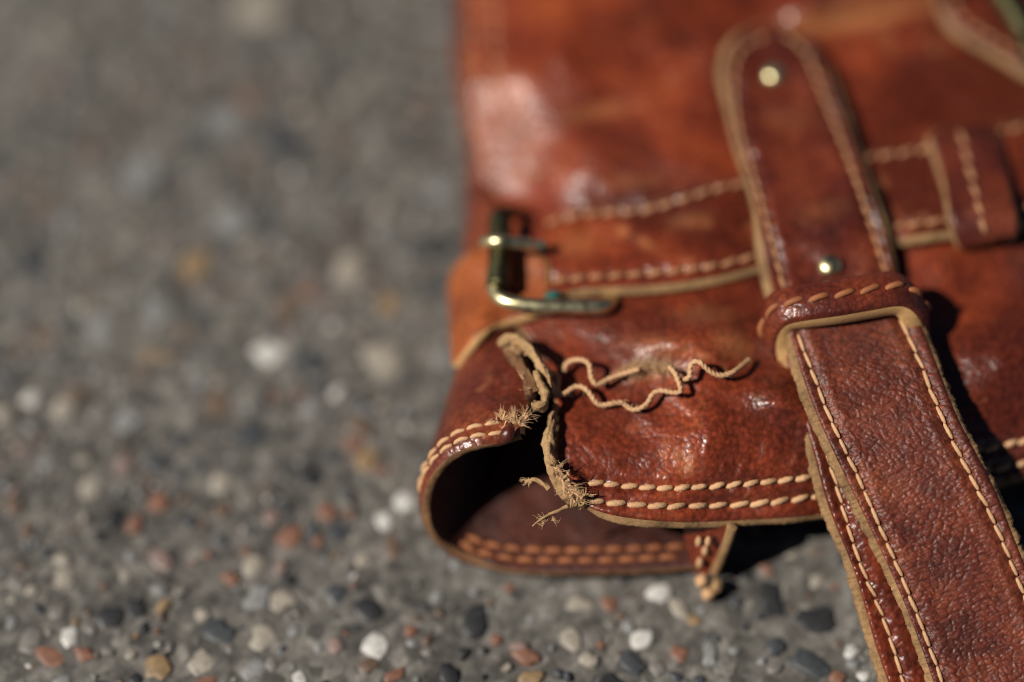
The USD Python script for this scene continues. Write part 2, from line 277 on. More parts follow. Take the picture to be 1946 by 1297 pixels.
spots = [  # pixel, half sizes in pixels, colour: the stones, and dark pits drawn as black stones, one can point at in the photograph
    (713, 1227, 24, 26, 'white'), (130, 1213, 20, 22, 'white'), (490, 20, 60, 35, 'cream'), (660, 515, 28, 34, 'cream'), (272, 330, 27, 38, 'grey'), (430, 230, 36, 30, 'grey'), (370, 505, 26, 30, 'ochre'),
    (770, 955, 22, 18, 'white'), (733, 990, 18, 20, 'white'), (418, 920, 20, 22, 'cream'), (835, 360, 24, 30, 'grey'), (190, 630, 22, 36, 'grey'), (695, 875, 22, 24, 'ochre'), (620, 975, 20, 18, 'rust'), (300, 955, 22, 20, 'rust'),
    (172, 930, 18, 22, 'cream'), (300, 1270, 24, 22, 'ochre'), (160, 1245, 14, 22, 'rust'), (383, 1260, 26, 26, 'cream'), (500, 1215, 24, 26, 'cream'), (120, 1105, 20, 22, 'cream'), (305, 1063, 18, 24, 'pink'), (490, 1135, 22, 26, 'grey'),
    (690, 1065, 16, 14, 'cream'), (905, 1185, 26, 32, 'black'), (700, 1160, 22, 30, 'black'), (640, 1128, 22, 20, 'slate'), (590, 910, 24, 20, 'black'), (480, 830, 30, 24, 'slate'), (300, 880, 22, 20, 'slate'), (215, 985, 20, 22, 'black'),
    (1250, 1130, 26, 17, 'white'), (1290, 1160, 14, 26, 'cream'), (1100, 1150, 26, 16, 'cream'), (1465, 1140, 26, 30, 'black'), (1555, 1180, 44, 26, 'black'), (1540, 1262, 46, 22, 'slate'), (1475, 1230, 20, 17, 'slate'), (1552, 1105, 18, 14, 'cream'),
    (1455, 1083, 18, 10, 'rust'), (1590, 1290, 20, 12, 'rust'), (1617, 1240, 12, 18, 'white'), (1620, 1262, 12, 12, 'grey'), (1045, 1160, 24, 18, 'mid'), (1000, 1250, 32, 16, 'rust'), (985, 1230, 20, 10, 'pink'), (1120, 1255, 20, 14, 'cream'),
    (1350, 1250, 16, 26, 'grey'), (1200, 1265, 26, 18, 'slate'), (1010, 1290, 24, 14, 'ochre'), (850, 1280, 26, 18, 'black'), (420, 1200, 30, 22, 'slate'), (210, 1175, 26, 20, 'black'), (780, 1200, 14, 12, 'rust'), (750, 1285, 24, 12, 'rust'),
    (640, 1230, 16, 14, 'pink'), (560, 1200, 14, 12, 'grey'), (60, 500, 26, 30, 'slate'), (540, 270, 30, 34, 'slate'), (590, 690, 34, 26, 'slate'), (730, 690, 40, 34, 'cream'), (740, 580, 24, 24, 'ochre'), (120, 780, 22, 22, 'cream'),
    (240, 800, 24, 22, 'grey'), (440, 420, 34, 30, 'grey'), (80, 640, 22, 26, 'brown'), (800, 470, 26, 20, 'slate'), (640, 1015, 20, 18, 'slate'), (570, 1290, 16, 14, 'white'), (440, 1100, 16, 20, 'rust')]
placed = []
for px, py, a, b, c in spots:
    p = ray(px, py, 0.); s = np.linalg.norm(ray(px + 1, py, 0.) - p)
    V, F = pebble(p[0], p[1], a * s, b * s * 1.12, rng.normal(0, .5), .0007); placed.append((p[0], p[1], a * s))
    obj('stone', (V, F), 'stone_' + c, '/World/pavement', smooth=50)
names = ['white', 'cream', 'grey', 'mid', 'slate', 'black', 'rust', 'ochre', 'pink', 'brown']; wts = np.array([.02, .08, .18, .22, .18, .10, .05, .02, .05, .10])
tree_r = .0; cnt = 0
while cnt < 225:
    px, py = rng.uniform(-60, 1760), rng.uniform(-60, 1360)
    if px > 900 and py < 1100: continue
    p = ray(px, py, 0.); r = rng.choice([.0011, .0015, .0019, .0024, .003], p=[.3, .3, .2, .14, .06])
    if any((p[0] - q[0]) ** 2 + (p[1] - q[1]) ** 2 < ((r + q[2]) * .95) ** 2 for q in placed): continue
    placed.append((p[0], p[1], r)); cnt += 1
    V, F = pebble(p[0], p[1], r * rng.uniform(.8, 1.3), r * rng.uniform(.7, 1.1), rng.uniform(0, 3), .0004 + r * .1)
    obj('stone', (V, F), 'stone_' + rng.choice(names, p=wts / wts.sum()), '/World/pavement', smooth=50)
grit = {k: ([], [], 0) for k in names}
for _ in range(9000):
    c = str(rng.choice(names, p=wts / wts.sum())); x, y = rng.uniform(-.2, .2), rng.uniform(-.16, .2); r = rng.uniform(.0004, .0010) if _ > 2600 else rng.uniform(.0009, .0019)
    if any((x - q[0]) ** 2 + (y - q[1]) ** 2 < (r + q[2]) ** 2 for q in placed): continue
    if r > .0011: placed.append((x, y, r))
    V, F = pebble(x, y, r * 1.2, r * .9, rng.uniform(0, 3), .0006, k=6 if r < .0009 else 9)
    v, f, o = grit[c]; v.append(V); f.append(F + o); grit[c] = (v, f, o + len(V))
for c, (v, f, o) in grit.items():
    obj('grit', (np.vstack(v), np.vstack(f)), 'stone_' + c, '/World/pavement', smooth=50, kind='stuff')

# ------------------------------------------------------------------ the bag: shape of its upper face
BAG = '/World/leather_bag'
bag = UsdGeom.Xform.Define(stage, BAG).GetPrim()
setd(bag, label='worn brown leather bag lying on the pavement, its stitched corner torn open and frayed', category='bag')
def bag_extra(x, y):
    def ridge(x0, y0, x1, y1, w, h):
        L = math.hypot(x1 - x0, y1 - y0); tx, ty = (x1 - x0) / L, (y1 - y0) / L
        s = (x - x0) * tx + (y - y0) * ty; d = -(x - x0) * ty + (y - y0) * tx
        e = np.clip(np.minimum(s + 60, L + 60 - s) / 120, 0, 1); e = e * e * (3 - 2 * e)
        return h * np.exp(-(d / w) ** 2) * e
    z = ridge(1500, 22, 1860, -38, 30, .0042)
    z = z + ridge(1230, 640, 1400, 650, 42, .0030) + ridge(1440, 745, 1530, 770, 34, .0022) - ridge(1380, 690, 1460, 690, 34, .0016)
    z = z + ridge(1850, 700, 1990, 660, 60, .003) - ridge(1770, 590, 1900, 560, 40, .002)
    z = z + ridge(1010, 330, 1330, 290, 60, .0012) + ridge(1060, 40, 1090, 160, 30, .0008) - ridge(1110, 230, 1360, 120, 50, .0014)
    f = np.stack([x / 150, y / 110, x * 0], -1)
    z = z + (meshkit.fbm(f, 3, 11) - .5) * .0030 * np.clip((x - 990) / 120, .12, 1)
    return z
HB = field([(1060, 900, 2.62), (1100, 955, 2.42), (1200, 990, 2.25), (1400, 990, 2.05), (1560, 978, 1.8), (1900, 900, 1.8), (2150, 840, 1.9), (2500, 800, 1.0),
            (1150, 880, 2.75), (1350, 850, 2.9), (1550, 850, 2.65), (1850, 780, 2.55), (2150, 700, 2.6),
            (1040, 740, 2.7), (1150, 700, 2.85), (1350, 690, 3.1), (1500, 650, 3.05), (1800, 600, 2.9), (2150, 550, 2.7), (2500, 450, 1.0),
            (1010, 600, 2.75), (1200, 520, 3.0), (1500, 480, 3.1), (1900, 420, 3.0),
            (930, 430, 2.15), (1000, 430, 2.5), (1120, 330, 3.0), (1150, 400, 2.85), (1400, 280, 3.25), (1800, 200, 3.2), (2150, 100, 2.9),
            (880, 150, 2.86), (905, 150, 2.97), (945, 150, 3.11), (1000, 150, 3.29), (1060, 150, 3.33), (882, 200, 2.66), (905, 200, 2.76), (945, 200, 2.88), (1000, 200, 3.06), (1060, 200, 3.16), (888, 300, 2.27), (908, 300, 2.36), (945, 300, 2.48), (1000, 300, 2.66), (1060, 300, 2.82), (900, 385, 1.93), (916, 385, 2.02), (950, 385, 2.13), (1010, 385, 2.32), (1060, 390, 2.72), (875, 20, 2.2), (920, 20, 2.75), (990, 20, 3.2), (1200, 60, 3.4), (1600, 0, 3.3),
            (870, -350, 1.6), (1000, -350, 2.8), (1500, -350, 2.9), (2000, -350, 2.6), (2500, -350, .8), (870, -550, .6), (1500, -550, .8), (2500, -550, .5)], bag_extra)
up = lambda f, o: (lambda x, y: f(x, y) + o)

# seams of the front panel
rA, hA, lA = seam([(1118, 917), (1192, 924), (1256, 928), (1321, 926), (1425, 919), (1545, 907), (1700, 886), (1890, 850), (2060, 815)], 33, .84, 10)
rB, hB, lB = seam([(1116, 951), (1174, 957), (1256, 962), (1335, 961), (1451, 956), (1545, 944), (1700, 924), (1920, 886), (2060, 855)], 39, .80, 9)
rC, hC, lC = seam([(899, -60), (903, 20), (916, 216), (932, 300), (950, 380)], 34, .85, 0)
rD, hD, lD = seam([(938, -60), (942, 20), (955, 216), (972, 300), (992, 372)], 34, .85, 0)
rE, hE, lE = seam([(985, 180), (1000, 260), (1020, 350)], 34, .85, 0)
left_edge = curve([(868, -520), (872, -150), (880, 0), (884, 100), (893, 220), (910, 320), (930, 410), (938, 500), (960, 580), (990, 625)], step=8)
torn_line = curve([(990, 625), (1012, 650), (1034, 690), (1050, 735), (1062, 785), (1060, 850), (1064, 900), (1084, 944), (1112, 962)], step=6)
bottom_line = curve([(1112, 962), (1150, 976), (1220, 988), (1300, 993), (1400, 990), (1560, 979), (1700, 957), (1900, 915), (2150, 855), (2480, 800)], step=8)
outline = join(left_edge, torn_line[1:], bottom_line[1:], [(2480, -520)])
rim_holes = cKDTree(np.vstack([hC, hD, hE]))
def front_wr(x, y):
    w = np.exp(-((y - 885) / 60) ** 2) * np.clip((x - 1120) / 120, 0, 1)
    w = w * np.clip((x - 1200) / 150, 0, 1)
    f = np.stack([x / 11 + y * .02, y / 60, x * 0], -1)
    z = (meshkit.fbm(f, 2, 21) - .5) * .0006 * w
    z = z - .00040 * np.exp(-(rim_holes.query(np.stack([x, y], -1))[0] / 10) ** 2)
    g = np.stack([x / 34, y / 26, x * 0], -1)
    z = z + (meshkit.fbm(g, 3, 31) - .5) * .00034 * np.clip((y - 560) / 200, .3, 1)
    return z
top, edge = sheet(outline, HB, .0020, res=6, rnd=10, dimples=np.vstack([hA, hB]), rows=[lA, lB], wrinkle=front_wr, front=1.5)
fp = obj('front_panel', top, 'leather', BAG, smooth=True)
obj('raw_edge', edge, 'raw_edge', fp, smooth=50)
rub_and_light(fp, [(1630, 28, 160, 26, -11, .75), (1225, 708, 62, 15, -6, .7), (1140, 212, 75, 16, -8, .35), (1250, 660, 70, 22, 5, .28), (1390, 655, 40, 26, 20, .4), (1200, 345, 60, 14, -5, .2), (1640, 1, 60, 20, 0, .3), (1340, 600, 60, 18, 0, .2)])  # patches on the worn top fold also paint in sunlight
HBw = lambda x, y: HB(x, y) + front_wr(x, y) - .0002
sew([s for s in rA if s[0][0] < 1990], HBw, fp, .00068); sew([s for s in rB if s[0][0] < 1990], HBw, fp, .00072)
for r in (rC, rD, rE): sew(r, HBw, fp, .00075, mat='thread_mid')

# back panel lying on the pavement, closing the bag below
bt, be = sheet(join(curve([(960, -420), (960, 300), (1000, 800), (1060, 930)], step=20), curve([(1120, 960), (1400, 950), (1800, 880), (2430, 790)], step=20), [(2430, -420)]), lambda x, y: .0042 + 0 * x, .002, res=24, rnd=20)
bp = obj('back_panel', bt, 'leather_dark', BAG, smooth=True); obj('raw_edge', be, 'raw_edge_brown', bp, smooth=50)

# ------------------------------------------------------------------ gusset: the U of leather down the left side
rim = [(986, 822, 3.18), (960, 838, 3.10), (925, 842, 3.12), (880, 850, 3.02), (838, 874, 2.72), (808, 912, 2.25), (795, 958, 1.72), (803, 1004, 1.18), (832, 1042, .74), (885, 1073, .50), (960, 1092, .40), (1084, 1097, .38), (1200, 1094, .38), (1345, 1086, .42)]
def to3(l): l = np.array(l, float); return ray(l[:, 0], l[:, 1], l[:, 2] / 100)
secs = [curve(to3(rim), n=120)]
# (left silhouette pixel, seam pixel, height of the seam, how far the bottom swings towards the viewer)
for xl, yl, xt, yt, zt, sw in [(806, 915, 996, 785, 3.15, .010), (824, 850, 1012, 745, 3.0, .009), (846, 780, 1012, 705, 2.95, .007), (862, 710, 985, 655, 2.85, .005), (864, 620, 970, 575, 2.6, .003), (872, 520, 950, 480, 2.45, 0), (886, 420, 940, 385, 2.35, 0), (886, 300, 915, 262, 2.05, 0), (866, 150, 900, 110, 2.0, 0), (864, 20, 895, -20, 2.0, 0), (860, -150, 890, -190, 1.9, 0), (856, -420, 885, -440, 1.3, 0)]:
    m = ray(xl, yl, .0165); t = ray(xt, yt, zt / 100 - .0012 if len(secs) > 3 else zt / 100)
    a = np.linspace(np.pi / 2, 0, 14); P1 = [(t[0] + (m[0] - t[0]) * math.cos(q) ** .8, t[1] + (m[1] - t[1]) * (1 - math.sin(q) ** 1), m[2] + (t[2] - m[2]) * math.sin(q)) for q in a]
    a = np.linspace(0, np.pi / 2, 10)[1:]; w = .009; P2 = [(m[0] + w * (1 - math.cos(q)), m[1] - sw * math.sin(q), m[2] - (m[2] - .0036) * math.sin(q)) for q in a]
    e = P2[-1]; xr = ray(1345, 1086, .0042)[0]; P3 = [(e[0] + (xr - e[0]) * q, e[1], e[2] + .0003 * q) for q in (.15, .35, .65, 1)]
    secs.append(curve(P1 + P2 + P3, n=120))
S = np.array(secs); seclen = np.r_[0, np.cumsum(np.linalg.norm(np.diff(S.mean(1), axis=0), axis=1))]
grid = CubicSpline(seclen, S, axis=0)(np.unique(np.r_[np.linspace(0, .03, 45), np.linspace(.03, seclen[-1], 70)]))
R_, C_ = grid.shape[:2]
uu, vv = np.meshgrid(np.arange(C_), np.arange(R_)); ds = np.linalg.norm(grid - grid[0][None], axis=2)
du = np.gradient(grid, axis=1); dv = np.gradient(grid, axis=0); nrm = np.cross(du, dv); nrm /= np.linalg.norm(nrm, axis=2)[..., None] + 1e-12
if nrm[2, 60] @ np.array([-1, 0, 0]) < 0: nrm = -nrm          # outwards: to the left at the bulge
grid = grid + nrm * ((meshkit.fbm(grid * 120, 3, 8) - .5) * .0016 * np.clip(ds / .006, 0, 1))[..., None]
thk = .0025
def quad_faces(r, c): i = np.arange(r * c).reshape(r, c); return np.stack([i[:-1, :-1], i[:-1, 1:], i[1:, 1:], i[1:, :-1]], -1).reshape(-1, 4)
F = quad_faces(R_, C_)
rnd_off = (thk * .35 * np.clip(1 - ds / .0009, 0, 1) ** 2)
outer = grid - nrm * rnd_off[..., None] * .8; inner = grid - nrm * (thk - rnd_off * .3)[..., None]
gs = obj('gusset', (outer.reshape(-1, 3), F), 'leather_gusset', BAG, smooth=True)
obj('inner_face', (inner.reshape(-1, 3), F[:, ::-1]), 'leather_inner_shade', gs, smooth=True)  # inner side of the gusset, its shade put into the colour
fwd = -(dv[0] / (np.linalg.norm(dv[0], axis=1)[:, None] + 1e-12))
def rimstrip(o, i, fw, bulge):
    L = [o, o * .85 + i * .15 + fw * bulge * .7, o * .5 + i * .5 + fw * bulge, o * .15 + i * .85 + fw * bulge * .7, i]
    L = [l + ((meshkit.noise(l * 900, 6) - .5) * .0005)[:, None] * fw if 0 < k < 4 else l for k, l in enumerate(L)]
    return (np.vstack(L), quad_faces(len(L), len(o)))
obj('raw_edge', rimstrip(outer[0], inner[0], fwd, .0003), 'raw_edge_brown', gs, smooth=True)
rgt = du[:, -1] / (np.linalg.norm(du[:, -1], axis=1)[:, None] + 1e-12)
obj('raw_edge', rimstrip(outer[:, -1], inner[:, -1], rgt, .0004), 'raw_edge', gs, smooth=True)
tl = -du[:, 0] / (np.linalg.norm(du[:, 0], axis=1)[:, None] + 1e-12)
obj('raw_edge', rimstrip(outer[:30, 0], inner[:30, 0], tl[:30], .0004), 'torn_fibre', gs, smooth=True)
# stitches of the gusset: two rows along its rim, outside above and inside below
def gsew(rowdist, i0, i1, side, pitch, rad, mat):
    """a row of stitches at a distance from the rim, from column i0 to i1 of the gusset grid"""
    src = outer if side > 0 else inner
    line, nn_ = [], []
    for c in range(i0, i1):
        dd = np.r_[0, np.cumsum(np.linalg.norm(np.diff(src[:, c], axis=0), axis=1))]
        line.append([np.interp(rowdist, dd, src[:, c, k]) for k in range(3)]); nn_.append(nrm[3, c] * side)
    line = np.array(line); nn_ = np.array(nn_); l = np.r_[0, np.cumsum(np.linalg.norm(np.diff(line, axis=0), axis=1))]
    for s0 in np.arange(0, l[-1] - pitch * .9, pitch):
        s = np.linspace(s0, s0 + pitch * .86, 25); q = np.stack([np.interp(s, l, line[:, k]) for k in range(3)], 1); w = np.stack([np.interp(s, l, nn_[:, k]) for k in range(3)], 1)
        a = np.sin(np.pi * (s - s0) / (pitch * .86)); q = q + w * (rad * (-.7 + 1.05 * np.clip(a, 0, 1) ** .6))[:, None]
        obj('stitch', tube(q, rad * (.55 + .45 * np.clip(a, 0, 1) ** .5), k=9, ridges=3, twist=5200, depth=.26), mat, gs, smooth=True)
gsew(.0020, 4, 40, 1, .0036, .00052, 'thread'); gsew(.0043, 5, 42, 1, .0037, .00052, 'thread')
gsew(.0024, 57, 116, -1, .0040, .00072, 'thread_dark'); gsew(.0046, 59, 116, -1, .0040, .00072, 'thread_dark')  # inner rows use darker thread to paint in the shade inside the curl

# the tall end of the gusset with its own binding and knot
bind = tube(curve(to3([(1392, 1000, 2.0), (1384, 1025, 1.6), (1371, 1058, 1.0), (1356, 1090, .55)]), n=30), np.linspace(.0011, .0009, 30), k=10, flat=(1, .8))
obj('binding', bind, 'raw_edge', gs, smooth=True)
wing = []
for (x0, y0, z0), (x1, y1, z1) in zip([(1300, 1000, 1.5), (1302, 1030, 1.1), (1310, 1062, .75), (1322, 1092, .45)], [(1388, 1000, 1.98), (1380, 1025, 1.58), (1367, 1058, .98), (1352, 1090, .53)]):
    a, b = ray(x0, y0, z0 / 100), ray(x1, y1, z1 / 100); wing.append([a + (b - a) * q for q in np.linspace(0, 1, 8)])
wg = CubicSpline([0, 1, 2, 3], np.array(wing), axis=0)(np.linspace(0, 3, 14)); wn = np.cross(np.gradient(wg, axis=1), np.gradient(wg, axis=0)); wn /= np.linalg.norm(wn, axis=2)[..., None]
if wn[5, 4] @ D_ > 0: wn = -wn
Fw = quad_faces(14, 8); wv = np.vstack([wg.reshape(-1, 3), (wg - wn * .0015).reshape(-1, 3)])
obj('end_tab', (wv, np.vstack([Fw, Fw[:, ::-1] + 112])), 'leather', gs, smooth=True)
for x, y, z in [(1328, 1018, 1.45), (1340, 1036, 1.2), (1330, 1058, .95), (1346, 1018, 1.6)]:
    q = to3([(x, y, z), (x - 1, y + 8, z - .1), (x - 3, y + 17, z - .22)]) + np.array([0, -.0006, .0006]); obj('stitch', tube(curve(q, n=9), .0007 * np.sin(np.linspace(.5, 2.64, 9)), k=9, ridges=3, twist=2600), 'thread', gs, smooth=True)
def lump(p, r, seed):
    m = trimesh.creation.icosphere(3, 1.0); v = m.vertices; f = 1 + .45 * (meshkit.fbm(v * 2.2 + seed, 3, seed) - .5); m.vertices = v * f[:, None] * r + p; return m
obj('knot', lump(ray(1359, 1112, .0042), .0014, 4), 'torn_fibre', gs, smooth=True)
for k, (x, y, z, r) in enumerate([(1334, 1104, .62, .00055), (1347, 1129, .34, .0007)]):
    a = np.linspace(0, 2 * np.pi * 1.6, 50); c = ray(x, y, z / 100); t1 = np.array([.9, .1, .4]); t2 = np.array([-.3, -.4, .85]); ax3 = np.cross(t1, t2)
    q = c + np.cos(a + k)[:, None] * t1 * r + np.sin(a + k)[:, None] * t2 * r + ax3 * ((a / 10 - .5) * .0012)[:, None]
    obj('knot', tube(q, .00085, k=10, ridges=3, twist=5200, depth=.3), 'thread', gs, smooth=True)

# ------------------------------------------------------------------ buckle tab, belt band across the front, buckle
HT = field([(858, 520, 2.0), (860, 600, 2.05), (862, 690, 2.3), (890, 500, 2.55), (900, 600, 2.75), (900, 655, 2.85), (940, 480, 2.75), (960, 560, 2.8), (950, 610, 2.85), (1000, 480, 3.0), (1005, 590, 3.0), (1040, 540, 3.1)])
t, e = sheet(join(curve([(1040, 500), (985, 468), (930, 470), (885, 488), (858, 520), (853, 600), (858, 690)], step=6), curve([(864, 694), (888, 660), (930, 622), (985, 604), (1040, 585)], step=6)), HT, .0020, res=6)
tb = obj('buckle_tab', t, 'leather_orange', BAG, smooth=True); obj('raw_edge', e, 'raw_edge_pale', tb, smooth=50)
# belt band
HBand = lambda x, y: HB(x, y) + .0021 + .0012 * np.exp(-((x - 1800) / 140) ** 2)
bu = curve([(985, 455), (1005, 432), (1045, 407), (1120, 394), (1225, 388), (1330, 355), (1415, 335), (1530, 312), (1640, 290), (1770, 268), (1946, 225), (2200, 165)], step=6)
bl = curve([(2200, 370), (1946, 418), (1800, 440), (1690, 456), (1560, 482), (1440, 506), (1380, 522), (1300, 536), (1200, 545), (1100, 550), (1040, 560), (995, 545), (980, 500)], step=6)
ru, hu, lu = seam([(1040, 424), (1120, 407), (1225, 400), (1330, 368), (1415, 348), (1530, 325), (1640, 302), (1770, 281), (1946, 240), (2060, 212)], 36, .84, 8)
rl, hl, ll = seam([(1050, 534), (1110, 528), (1200, 522), (1300, 514), (1380, 501), (1440, 486), (1560, 462), (1690, 434), (1800, 418), (1946, 396), (2060, 372)], 36, .84, 8)
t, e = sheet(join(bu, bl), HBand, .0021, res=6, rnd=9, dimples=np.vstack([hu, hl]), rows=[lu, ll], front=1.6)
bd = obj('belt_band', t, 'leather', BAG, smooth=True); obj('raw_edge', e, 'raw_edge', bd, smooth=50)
rub_and_light(bd, [(1184, 440, 14, 10, 20, .6), (1225, 462, 22, 9, 30, .45), (1310, 420, 40, 14, -10, .3), (1340, 425, 14, 12, 0, .4), (1090, 470, 40, 20, 0, .25), (1672, 350, 14, 12, 0, .5)])
hid = lambda s: not (1440 < s[0][0] < 1600 and False)
sew(ru, HBand, bd, .00066, mat='thread_mid'); sew(rl, HBand, bd, .00066, mat='thread_mid')
# buckle
bk = UsdGeom.Xform.Define(stage, path_for('buckle', BAG)); bkp = BAG + '/buckle'
frame = curve(to3([(1164, 572, 2.97), (1150, 582, 3.17), (1120, 584, 3.27), (1040, 582, 3.32), (975, 576, 3.32), (950, 566, 3.27), (938, 545, 3.22), (938, 520, 3.22)]), n=70)
obj('frame', tube(frame, .0015, k=14), 'brass', bkp, smooth=True)
frame2 = curve(to3([(940, 425, 3.12), (946, 410, 3.07), (960, 404, 3.02), (978, 404, 2.82), (990, 408, 2.5)]), n=40)
obj('frame', tube(frame2, .00135, k=14), 'dark_brass', bkp, smooth=True)
obj('roller', tube(curve(to3([(951, 415, 3.24), (950, 480, 3.27), (946, 548, 3.27)]), n=20), .0023, k=18), 'dark_brass', bkp, smooth=True)
obj('prong', tube(curve(to3([(922, 463, 3.17), (926, 459, 3.44), (945, 459, 3.60), (975, 462, 3.54), (1020, 466, 3.37), (1036, 467, 3.24)]), n=50), np.r_[np.full(35, .00125), np.linspace(.00125, .0008, 15)], k=12), 'brass', bkp, smooth=True)
obj('patina', lump(ray(1027, 466, .0334), .00105, 5), 'verdigris', bkp, smooth=True)
obj('patina', tube(curve(to3([(1035, 566, 3.18), (1050, 561, 3.22), (1068, 562, 3.18)]), n=12), .0009 * np.sin(np.linspace(.4, 2.74, 12)), k=8), 'verdigris', bkp, smooth=True)

# small loop on the right
HL = lambda x, y: HB(x, y) + .0050 + .0026 * np.exp(-((y - 395) / 55) ** 2) - .0026 * np.clip((y - 425) / 45, 0, 1.2) ** 2 - .003 * np.clip((265 - y) / 40, 0, 1.) ** 2
t, e = sheet(join(curve([(1766, 262), (1790, 245), (1830, 238), (1870, 233), (1893, 240)], step=6), curve([(1896, 246), (1915, 330), (1932, 410), (1934, 440)], step=6), curve([(1930, 450), (1880, 464), (1830, 474)], step=6), curve([(1822, 470), (1812, 440), (1795, 350), (1768, 268)], step=6)), HL, .0021, res=5)
bl_ = obj('belt_loop', t, 'leather_dark', BAG, smooth=True); obj('raw_edge', e, 'raw_edge', bl_, smooth=50)
r_, h_, l_ = seam([(1826, 250), (1845, 330), (1862, 400), (1873, 450)], 34, .84, 8); sew(r_, HL, bl_, .00066, mat='thread_mid')

# ------------------------------------------------------------------ tongue strap, its rivets, keeper and hanging strap
HTo = lambda x, y: HB(x, y) + .0046 + .0026 * np.exp(-(((y - (590 - .1845 * (x - 1000))) + 80) / 90) ** 2) - .0020 * np.clip((110 - y) / 70, 0, 1) ** 2
L1 = curve([(1468, 552), (1457, 500), (1442, 420), (1424, 345), (1400, 270), (1386, 200), (1378, 140), (1388, 90), (1420, 57), (1470, 44)], step=5)
R1 = curve([(1470, 44), (1520, 66), (1558, 104), (1590, 173), (1622, 264), (1650, 340), (1673, 405), (1690, 470), (1708, 545)], step=5)
sL, hL, lL = seam([(1490, 548), (1478, 500), (1458, 423), (1432, 330), (1404, 240), (1396, 150), (1410, 96), (1472, 64)], 28, .86, 6)
sR, hR, lR = seam([(1492, 66), (1530, 97), (1556, 156), (1583, 225), (1617, 312), (1652, 416), (1672, 480), (1688, 530)], 28, .86, 6)
t, e = sheet(join(L1, R1[1:], [(1720, 600), (1490, 625)]), HTo, .0028, res=5, rnd=9, dimples=np.vstack([hL, hR]), rows=[lL, lR], flare=.65)
tg = obj('tongue_strap', t, 'leather_tongue', BAG, smooth=True); obj('raw_edge', e, 'raw_edge', tg, smooth=50)
rub_and_light(tg, [(1500, 225, 60, 26, 0, .12), (1560, 400, 50, 20, -12, .14)])
sew(sL, HTo, tg, .00056, mat='thread_mid'); sew(sR, HTo, tg, .00056, mat='thread_mid')
def rivet(px, py, hf, r):
    p = ray(px, py, float(hf(px, py))); a = np.linspace(0, np.pi / 2, 12)
    prof = np.array([[0.0001, -.001], [r * 1.0, -.001]] + [[r * math.cos(q) ** .8 if q < 1.57 else 0.00001, r * .62 * math.sin(q)] for q in a])
    m = trimesh.creation.revolve(prof, sections=28); m.apply_translation(p); return m
for x, y in ((1471, 142), (1577, 505)): obj('rivet', rivet(x, y, HTo, .0024), 'brass', BAG, smooth=True)

HS = field([(1500, 560, 3.75), (1735, 540, 3.75), (1510, 660, 3.62), (1760, 640, 3.62), (1560, 800, 3.32), (1820, 790, 3.40), (1640, 960, 2.72), (1900, 950, 2.8), (1720, 1130, 1.85), (1960, 1100, 2.0), (1785, 1290, 1.05), (2040, 1270, 1.2), (1850, 1430, .55), (2110, 1420, .6), (2000, 1700, .45), (2250, 1700, .45)])
L2 = [(1488, 585), (1506, 650), (1530, 730), (1557, 800), (1614, 922), (1664, 1026), (1718, 1145), (1768, 1279), (1810, 1400), (1900, 1650)]
R2 = [(1725, 560), (1752, 620), (1785, 705), (1823, 800), (1883, 915), (1921, 1007), (1950, 1080), (2010, 1230), (2060, 1360), (2160, 1600)]
s2L, h2L, l2L = seam([(1516, 636), (1544, 707), (1580, 800), (1622, 888), (1668, 991), (1710, 1087), (1749, 1183), (1785, 1280), (1820, 1380)], 36, .90, 4)
s2R, h2R, l2R = seam([(1711, 607), (1746, 683), (1793, 800), (1848, 911), (1894, 1003), (1944, 1126), (2000, 1270)], 36, .90, 4)
gg = np.random.default_rng(5); jx, jy = np.meshgrid(np.arange(90), np.arange(260)); cellp = np.stack([jx.ravel(), jy.ravel()], 1) + gg.uniform(0, 1, (90 * 260, 2)); cells = cKDTree(cellp); cellh = gg.uniform(.45, 1., len(cellp))
def strap_wr(x, y, crease=False):
    """pebbled grain: low domes drawn out across the strap, with fine creases between them"""
    u = (x * .90 + y * .43); v = (-x * .43 + y * .90)
    p = np.stack([v / 60, u / 60, x * 0], -1); u = u + 16 * (meshkit.fbm(p, 3, 61) - .5); v = v + 22 * (meshkit.fbm(p + 9, 3, 62) - .5) + 5 * (meshkit.noise(p * 5, 63) - .5)
    q = np.stack([(u - 1400) / 19 + 10, (v + 600) / 10 + 10], 1); d, k = cells.query(q, k=2)
    dome = np.clip((d[:, 1] - d[:, 0]) / .5, 0, 1); dome = 1 - (1 - dome) ** 2
    soft = .55 + .9 * np.clip(meshkit.fbm(np.stack([v / 120, u / 120, x * 0], -1), 3, 44) - .28, 0, .6)
    if crease: return np.clip(1 - dome * (.55 + .55 * cellh[k[:, 0]]), 0, 1) * np.clip(soft - .25, .25, 1)
    z = (dome * cellh[k[:, 0]] - .6) * .00034 * soft + (meshkit.fbm(np.stack([v / 15, u / 60, x * 0], -1), 3, 41) - .5) * .00022
    return z * np.clip((y - 600) / 140, .15, 1)
t, e = sheet(join(curve(L2, step=5), curve(R2, step=5)[::-1]), HS, .0024, res=2.3, rnd=11, dimples=np.vstack([h2L, h2R]), rows=[l2L, l2R], wrinkle=strap_wr, rough=.2, flare=1.15)
st = obj('closing_strap', t, 'leather_strap', BAG, smooth=True); obj('raw_edge', e, 'raw_edge', st, smooth=50)
m_ = UsdGeom.Mesh(stage.GetPrimAtPath(st)); P_ = np.array(m_.GetPointsAttr().Get()) - CAM; zz_ = P_ @ D_; k_ = FOC / APER * 1946
